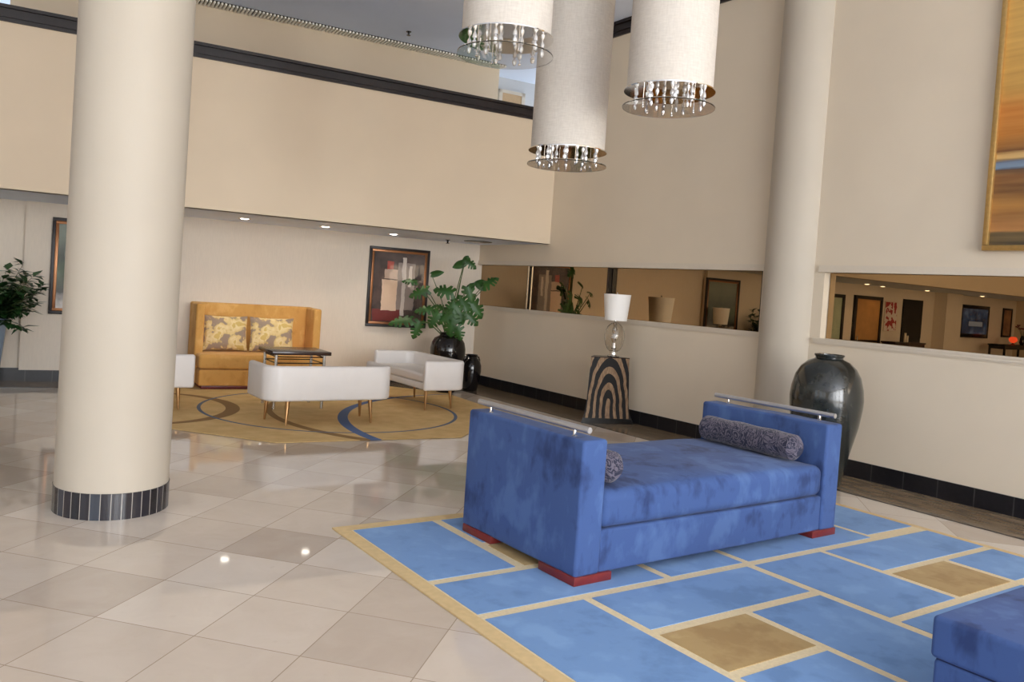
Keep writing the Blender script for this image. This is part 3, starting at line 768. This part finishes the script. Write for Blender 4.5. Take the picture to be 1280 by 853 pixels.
# leaf centres in metres: (right, up, toward the camera) of the pot mouth; length, width, direction in that plane
cr2 = Vector((cr.x, cr.y, 0)).normalized(); cf2 = Vector((-cf.x, -cf.y, 0)).normalized(); up = Vector((0, 0, 1))
fr = lambda p: cr2 * p[0] + up * p[1] + cf2 * p[2] + Vector((0, 0, .95))
LV0 = [(.08, 1.12, .0, .26, .20, 200), (.28, 1.14, .05, .28, .22, -30), (.20, 1.22, .02, .12, .12, 60), (.60, .88, .05, .34, .30, 40), (.46, .83, -.05, .24, .24, 160), (-.25, .96, .05, .26, .15, 20), (-.12, .68, .12, .40, .32, 170),
      (-.68, .80, .12, .30, .17, 175), (-.52, .62, .16, .42, .20, 200), (-.78, .16, .18, .48, .20, 188), (-.50, .02, .20, .38, .26, 255), (-.42, .36, .10, .40, .24, 185), (-.24, .20, .18, .36, .30, 240), (.03, .12, .22, .42, .36, 265),
      (.14, .30, .15, .40, .34, 300), (.42, .42, .02, .42, .36, 310), (.30, .62, .06, .40, .28, 290), (.20, .50, .08, .36, .30, 120), (.02, .42, .16, .38, .30, 80), (-.14, .40, -.05, .30, .24, 150), (.28, .76, -.04, .26, .2, 60), (.16, .02, .20, .30, .26, 285), (-.06, .26, .24, .34, .3, 215), (.36, .26, .10, .34, .28, 320)]
LV = [(a, b, c, ln * .74, max(wd * .82, ln * .5), dg) for a, b, c, ln, wd, dg in LV0]
for i, (a, b, c, ln, wd, dg) in enumerate(LV):
    d = Vector((math.cos(R(dg)), math.sin(R(dg)), 0))
    ctr_ = Vector((a, b, c)); bs = ctr_ - d * ln * .5; tp = ctr_ + d * ln * .5
    nrm = (cf2 * random.uniform(.5, 1.0) + up * random.uniform(.35, .9) + cr2 * random.uniform(-.4, .4))
    m = bmesh.new(); monstera_leaf(m, fr(bs), fr(tp), nrm, wd, ln > .2)
    lf = link('leaf', m, MAT['leaf'], pt1, 60)
    m = bmesh.new(); q = fr(bs); o0 = Vector((.05 * math.cos(i), .05 * math.sin(i), .86)); mid_ = (o0 + q) / 2 + Vector((0, 0, .10)) - cf2 * .02
    tube(m, [o0, o0.lerp(mid_, .6), mid_, mid_.lerp(q, .55), q], [.010, .009, .008, .007, .005], 8); link('stem', m, MAT['stem'], pt1)
m = bmesh.new(); lathe(m, [(.114, .895), (.0, .905)], 24); link('soil', m, MAT['soil'], pt1)

# planter at the left edge
pl = thing('potted_ficus', 'bushy green plant in a tall blue-grey planter at the left edge', 'plant', (.50, 12.42, .004), TH)
m = bmesh.new()
rs = []
for z, h in ((0, .15), (.9, .235), (.9, .20), (.82, .195)):
    rs.append([m.verts.new(p) for p in ((-h, -h, z), (h, -h, z), (h, h, z), (-h, h, z))])
for a, b in zip(rs, rs[1:]):
    for i in range(4): m.faces.new((a[i], a[(i+1) % 4], b[(i+1) % 4], b[i]))
m.faces.new(list(reversed(rs[0]))); m.faces.new(rs[-1])
bmesh.ops.bevel(m, geom=[e for e in m.edges if e.calc_length() > .3 and abs(e.verts[0].co.z - e.verts[1].co.z) > .5], offset=.02, segments=2, affect='EDGES')
link('planter', m, MAT['planter'], pl)
m = bmesh.new(); box(m, (-.19, -.19, .80), (.19, .19, .86)); link('soil', m, MAT['soil'], pl)
random.seed(11)
m = bmesh.new(); st = bmesh.new()
for k in range(80):
    a = random.uniform(0, 6.283); el = random.uniform(.0, 1.0)
    ln = random.uniform(.40, .95)
    d = Vector((math.cos(a) * (1 - el * .55), math.sin(a) * (1 - el * .55), .15 + el * .95)).normalized()
    d = Vector((d.x, min(d.y, .28), d.z))
    q = [Vector((.06 * math.cos(a), .06 * math.sin(a), .86))]
    for s_ in range(1, 7):
        q.append(q[0] + d * ln * s_ / 6 + Vector((0, 0, -.16 * (s_ / 6) ** 2 * (1 - el))))
    tube(st, q, [.008 - .001 * i for i in range(7)], 6)
    for s_ in range(1, 7):
        for r_ in range(5):
            az = random.uniform(0, 6.283); dv = (d * .5 + Vector((math.cos(az), math.sin(az), random.uniform(-.6, .3)))).normalized()
            b0 = q[s_] + Vector((random.uniform(-.02, .02),) * 3); L_ = random.uniform(.12, .21); w_ = L_ * .27
            if b0.y + dv.y * L_ > .40: continue
            sd = dv.cross(Vector((0, 0, 1))).normalized(); nn_ = sd.cross(dv)
            v = [m.verts.new(p) for p in (b0, b0 + dv * L_ * .4 + sd * w_ + nn_ * .012, b0 + dv * L_ - nn_ * .02, b0 + dv * L_ * .4 - sd * w_ + nn_ * .012, b0 + dv * L_ * .45)]
            for f in ((0, 1, 4), (1, 2, 4), (2, 3, 4), (3, 0, 4)): m.faces.new([v[i] for i in f])
fo = link('foliage', m, MAT['leaf_dark'], pl, 60); link('branches', st, MAT['stem'], pl)

# ------------------------------------------------------------------ pendant lights
def make_pendant(loc, label, seed=0):
    o = thing('pendant_lamp', label, 'pendant lamp', loc, 0, 'drum pendant lamps')
    r = .30; H_ = 1.75
    m = bmesh.new(); lathe(m, [(r, .0), (r, H_), (r - .006, H_), (r - .006, 0), (r, 0)], 64, cap=False); link('drum_shade', m, MAT['linen'], o)
    m = bmesh.new(); lathe(m, [(r + .018, -.004), (r + .018, -.012), (.0, -.012)], 64, cap=False); lathe(m, [(r + .018, -.004), (0, -.004)], 64, cap=False)
    bmesh.ops.remove_doubles(m, verts=m.verts[:], dist=1e-5); link('mirror_plate', m, MAT['chrome'], o)
    m = bmesh.new(); lathe(m, [(r + .022, -.126), (r + .024, -.121), (r + .022, -.116), (0, -.116)], 64, cap=False); lathe(m, [(r + .022, -.126), (0, -.126)], 64, cap=False)
    bmesh.ops.remove_doubles(m, verts=m.verts[:], dist=1e-5); link('glass_disc', m, MAT['glass'], o)
    rnd = random.Random(seed)
    for rr, n in ((.245, 10), (.13, 5)):
        for k in range(n):
            a = 2*math.pi*k/n + rnd.uniform(-.12, .12); x, y = rr * math.cos(a), rr * math.sin(a)
            m = bmesh.new(); lathe(m, [(.004, -.012), (.006, -.018), (.014, -.035), (.015, -.055), (.006, -.063), (.007, -.068), (.015, -.080), (.015, -.098), (.008, -.114)][::-1], 10, T(x, y, 0)); link('crystal_drop', m, MAT['crystal'], o)
    for k in range(6):
        a = 2*math.pi*k/6 + .4; x, y = .19 * math.cos(a), .19 * math.sin(a)
        m = bmesh.new(); lathe(m, [(.009, -.138), (.011, -.133), (.009, -.127), (.003, -.126), (.003, -.012)], 10, T(x, y, 0)); link('standoff', m, MAT['chrome'], o)
    m = bmesh.new(); tube(m, [(0, 0, H_ - .05), (0, 0, ZC - loc[2])], .012, 10)
    for k in range(3):
        a = 2.094 * k; tube(m, [(0, 0, H_ - .05), ((r - .004) * math.cos(a), (r - .004) * math.sin(a), H_ - .05)], .006, 6)
    link('rod', m, MAT['chrome'], o)
    return o
pn = make_pendant((3.085, 4.585, 3.40), 'left drum pendant lamp, its crystal base hanging before the gallery rail')
for (loc, lb) in (((4.20, 5.235, 2.875), 'middle drum pendant lamp, lowest and farthest of the three'), ((4.24, 4.185, 3.195), 'right drum pendant lamp hanging before the mirrored wall')):
    q = dup(pn, loc, random.uniform(0, 1), lb)
    for c in kids(q):
        if c.name.startswith('rod'):
            m = bmesh.new(); H_ = 1.75; r = .30
            tube(m, [(0, 0, H_ - .05), (0, 0, ZC - loc[2])], .012, 10)
            for k in range(3):
                a = 2.094 * k; tube(m, [(0, 0, H_ - .05), ((r - .004) * math.cos(a), (r - .004) * math.sin(a), H_ - .05)], .006, 6)
            me = bpy.data.meshes.new('rod'); m.to_mesh(me); m.free(); me.materials.append(MAT['chrome']); c.data = me

# ------------------------------------------------------------------ downlights, sprinklers, vents
MAT['bulb'] = emit('downlight_lens', (1, .93, .82, 1), 9)
def make_downlight(loc, label, power=14):
    o = thing('downlight', label, 'ceiling light', loc, 0, None)
    m = bmesh.new(); lathe(m, [(.062, -.001), (.064, -.008), (.088, -.010), (.092, -.001)], 32, cap=False); link('trim_ring', m, MAT['trim'], o)
    m = bmesh.new(); lathe(m, [(.062, -.006), (.05, -.013), (.03, -.017), (.0, -.019)], 32, cap=False); link('lens', m, MAT['bulb'], o)
    l = bpy.data.lights.new('downlight_beam', 'SPOT'); l.energy = power; l.color = (1, .86, .68); l.spot_size = R(110); l.spot_blend = .9; l.shadow_soft_size = .06
    lo = bpy.data.objects.new('downlight_beam', l); lo.location = (0, 0, -.03); col.objects.link(lo); lo.parent = o
    return o
for (u, v, lb) in ((4.46, -.15, 0), ): pass
DL = [((3.587, 11.743), 'downlight in the soffit above the left end of the gold sofa'), ((4.782, 11.632), 'downlight in the soffit above the right end of the gold sofa'), ((5.984, 11.732), 'downlight in the soffit above the framed picture')]
for (xy, lb) in DL: make_downlight((xy[0], xy[1], ZS), lb, 26)
for (u, v, lb) in ((10.6, -.55, 'downlight reflected in the mirror between the glass door and the wooden door'), (11.75, -.3, 'downlight reflected in the mirror above the wooden door'), (13.6, -.5, 'downlight reflected in the mirror before the dark doorway'), (16.6, -.55, 'downlight reflected in the mirror left of the television'), (7.9, -.8, 'downlight in the soffit over the tall planter')):
    p = BK(u, v, ZS); make_downlight((p.x, p.y, p.z), lb, 14)
def sprinkler(loc, label):
    o = thing('sprinkler_head', label, 'sprinkler', loc)
    m = bmesh.new(); lathe(m, [(.012, -.05), (.016, -.03), (.016, -.012), (.04, -.008), (.042, 0)], 20); link('body', m, MAT['black'], o)
    m = bmesh.new(); lathe(m, [(.03, -.062), (.034, -.058), (.012, -.05)], 20); link('deflector', m, MAT['black'], o)
sprinkler((5.98, 11.65, ZC), 'small dark sprinkler head under the high gallery ceiling')
sprinkler((7.04, 11.80, ZS), 'small sprinkler head under the low soffit right of the downlights')
sp = thing('ceiling_speaker', 'dark round ceiling grille in the soffit near the far corner', 'ceiling speaker', (7.42, 11.45, ZS))
m = bmesh.new(); lathe(m, [(.20, -.012), (.23, -.008), (.24, 0)], 40, cap=False); link('ring', m, MAT['darkwood'], sp)
m = bmesh.new(); lathe(m, [(0, -.010), (.20, -.010), (.20, -.002)], 40, cap=False); link('grille', m, MAT['black'], sp)
# slatted air vent between the gallery wall and the ceiling, in lengths
MAT['slat'] = plain('vent_slat_paint', lin(246, 242, 228), .5, nz=.01)
def make_vent(u, length, label):
    p = BK(u, -.16, ZC)
    o = thing('air_vent', label, 'air vent', p, TH, 'slot vents along the gallery ceiling')
    m = bmesh.new(); box(m, (0, -.10, -.012), (length - .02, .15, -.004)); link('backing', m, MAT['black'], o, 0)
    m = bmesh.new()
    n = int(length / .055)
    for k in range(n):
        x = k * .055 + .01; box(m, (x, -.10, -.040), (x + .028, .15, -.010))
    s = link('slat_row', m, MAT['slat'], o, 0)
    return o
for i, (u, lab) in enumerate(((5.85, 'leftmost length of slotted vent under the gallery ceiling, beside the column'), (4.25, 'second length of slotted vent from the column'), (2.65, 'third length of slotted vent from the column'), (1.05, 'last length of slotted vent, behind the left pendant'))):
    make_vent(u, 1.6 if u > 1.1 else 1.22, lab)

# ------------------------------------------------------------------ things seen only in the mirrors (left wing of the lobby)
MAT['dframe'] = plain('black_door_frame', lin(22, 18, 17), .35)
def door(idx, u0, u1, ztop, mat, label, mullion=False):
    w = u1 - u0; b = bmesh.new(); box(b, (0, -.03, 0), (w, .01, ztop))
    o = struct('door_%d' % idx, b, mat, 0, label, loc=BK(u1, -.01, 0), rz=TH)
    b = bmesh.new(); f = .09
    box(b, (-f, -.06, 0), (0, .01, ztop + f)); box(b, (w, -.06, 0), (w + f, .01, ztop + f)); box(b, (-f, -.06, ztop), (w + f, .01, ztop + f))
    box(b, (0, -.055, 1.0), (w, -.02, 1.05))
    if mullion: box(b, (w/2 - .025, -.055, 0), (w/2 + .025, -.02, ztop))
    link('door_frame', b, MAT['dframe'], o, 0)
    b = bmesh.new(); tube(b, [(w - .1, -.06, .95), (w - .1, -.06, 1.15)], .012, 8); link('door_handle', b, MAT['steel'], o)
door(2, 9.55, 10.40, 2.10, plain('frosted_green_pane', lin(178, 192, 168), .2), 'pale glazed door with black frame, seen in the right mirror', True)
door(3, 11.05, 12.15, 2.12, plain('oak_door', lin(186, 138, 80), .4, nz=.12, scale=5), 'wooden door in a black frame, seen in the right mirror')
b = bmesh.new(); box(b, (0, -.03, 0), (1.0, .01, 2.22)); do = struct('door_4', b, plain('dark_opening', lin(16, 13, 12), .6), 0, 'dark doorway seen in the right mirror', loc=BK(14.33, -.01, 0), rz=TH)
b = bmesh.new(); tube(b, [(.1, -.07, .95), (.1, -.07, 1.15)], .012, 8); link('door_handle', b, MAT['steel'], do)
bm = bmesh.new(); box(bm, (-15.9, -.35, 0), (-15.0, .02, ZS), BKM); struct('wall_back_buttress', bm, MAT['wallpaper'], label='papered pilaster left of the television')
def m_poster():
    t = NT('red_white_poster'); x = t.xyz()
    ck = t.n('ShaderNodeTexNoise'); ck.inputs['Scale'].default_value = 6; t.put(ck.inputs['Vector'], t.coord())
    return t.out(t.ramp(ck.outputs[0], [(.46, lin(168, 44, 44)), (.5, lin(226, 214, 208))], 'CONSTANT'), .4)
po = thing('poster', 'red and white wall poster above the console, seen in the right mirror', 'poster', BK(13.05, -.004, 1.3), TH)
b = bmesh.new(); bbox(b, (0, -.02, 0), (.62, 0, .82), .004); link('board', b, MAT['trim'], po)
b = bmesh.new(); box(b, (.02, -.024, .02), (.60, -.019, .80)); link('print', b, m_poster(), po, 0)
def console(u, v, w, d, h, label, mat=MAT['espresso'], z=.004):
    o = thing('console_table', label, 'console table', BK(u, v, z), TH)
    b = bmesh.new(); bbox(b, (-w/2, -d/2, h - .04), (w/2, d/2, h), .005); link('tabletop', b, mat, o)
    b = bmesh.new(); box(b, (-w/2 + .04, -d/2 + .03, h - .14), (w/2 - .04, d/2 - .03, h - .04)); link('apron', b, mat, o, 0)
    for x in (-w/2 + .03, w/2 - .08):
        for y in (-d/2 + .02, d/2 - .07):
            b = bmesh.new(); box(b, (x, y, 0), (x + .05, y + .05, h - .04)); link('leg', b, mat, o, 0)
    return o
console(12.4, -.62, 1.5, .4, 1.06, 'dark console table below the poster, seen in the right mirror')
def candle(u, v, z, h, label):
    o = thing('candle', label, 'candle', BK(u, v, z), 0, 'candles on the console')
    b = bmesh.new(); lathe(b, [(.03, 0), (.03, h), (.02, h), (0, h - .005)], 16); link('wax', b, plain('cream_wax', lin(232, 222, 200), .5), o)
    b = bmesh.new(); tube(b, [(0, 0, h - .005), (0, 0, h + .02)], .002, 5); link('wick', b, MAT['black'], o)
candle(12.45, -.62, 1.064, .24, 'taller cream candle on the dark console in the mirror')
candle(12.6, -.6, 1.064, .17, 'shorter cream candle on the dark console in the mirror')
def m_screen():
    t = NT('television_picture'); co = t.coord(); x = t.xyz(co)
    n = t.noise(co, 3, 3)
    c = t.ramp(n, [(.3, lin(14, 20, 40)), (.55, lin(40, 62, 104)), (.75, lin(90, 116, 160))])
    bar = t.math('MULTIPLY', t.math('LESS_THAN', t.math('ABSOLUTE', t.math('SUBTRACT', x[2], .42)), .07), t.math('LESS_THAN', t.math('ABSOLUTE', t.math('SUBTRACT', x[0], .85)), .42))
    c = t.mix(bar, c, lin(112, 126, 156))
    return t.out((0, 0, 0, 1), .2, Emission_Color=c, Emission_Strength=1.0)
tv = thing('television', 'wall television showing a blue picture, seen in the right mirror', 'television', BK(18.1, -.02, 1.24), TH)
b = bmesh.new(); bbox(b, (0, -.10, 0), (1.8, 0, .98), .012); link('housing', b, MAT['black'], tv)
b = bmesh.new(); box(b, (.13, -.104, .12), (1.67, -.098, .87)); link('screen', b, m_screen(), tv, 0)
pp = thing('framed_picture', 'narrow dark framed picture right of the television, seen in the right mirror', 'picture', BK(19.8, -.004, 1.3), TH)
b = bmesh.new()
for q in ((0, .06, 0, .92), (.56, .62, 0, .92), (.06, .56, 0, .06), (.06, .56, .86, .92)): bbox(b, (q[0], -.04, q[2]), (q[1], 0, q[3]), .004)
link('frame', b, MAT['darkwood'], pp)
b = bmesh.new(); box(b, (.05, -.02, .05), (.57, -.002, .87)); link('print', b, plain('sepia_print', lin(150, 110, 80), .5, nz=.4, scale=4), pp, 0)
console(18.6, -.6, 2.0, .5, 1.10, 'dark counter table below the narrow picture, seen in the right mirror', MAT['black'])
rl = thing('accent_lamp', 'small glowing red lamp on the dark counter in the mirror', 'lamp', BK(18.65, -.6, 1.104), 0)
b = bmesh.new(); lathe(b, [(.06, 0), (.07, .01), (.03, .03), (.03, .05)], 20); link('base', b, MAT['black'], rl)
b = bmesh.new(); lathe(b, [(.04, .05), (.10, .10), (.12, .16), (.09, .22), (.05, .24)], 24); link('globe', b, emit('red_glow', (1, .12, .05, 1), 1.4), rl)
fv = thing('flower_vase', 'vase of dark red flowers on the counter in the mirror', 'flower vase', BK(19.25, -.6, 1.104), 0)
b = bmesh.new(); lathe(b, [(.05, 0), (.08, .08), (.06, .2), (.04, .26), (.05, .28)], 24); link('vase_body', b, MAT['pot'], fv)
random.seed(5)
for k in range(7):
    a = k * .9; q = Vector((.16 * math.cos(a), .16 * math.sin(a), .48 + .05 * (k % 3)))
    b = bmesh.new(); tube(b, [(0, 0, .2), q * .6 + Vector((0, 0, .15)), q], .005, 6); link('flower_stem', b, MAT['stem'], fv)
    b = bmesh.new()
    for j in range(8):
        aa = j * .785; mm = T(q.x, q.y, q.z) @ Matrix.Rotation(aa, 4, 'Z') @ Matrix.Rotation(R(50), 4, 'Y')
        v = [b.verts.new(mm @ Vector(p)) for p in ((0, 0, 0), (.02, .022, .03), (0, 0, .075), (-.012, -.022, .03))]; b.faces.new(v)
    link('bloom', b, plain('red_petal', lin(130, 26, 30), .6) if k == 0 else bpy.data.materials['red_petal'], fv, 60)
# console and lamp behind the big column, seen in the mirror left of the engaged column
c2 = console(5.85, -.42, .9, .36, .78, 'dark console table behind the large round column, holding a lamp', z=.0115)
l2 = dup(lamp, BK(5.85, -.42, .7925), 0, 'glass table lamp with cream shade on the console behind the round column')
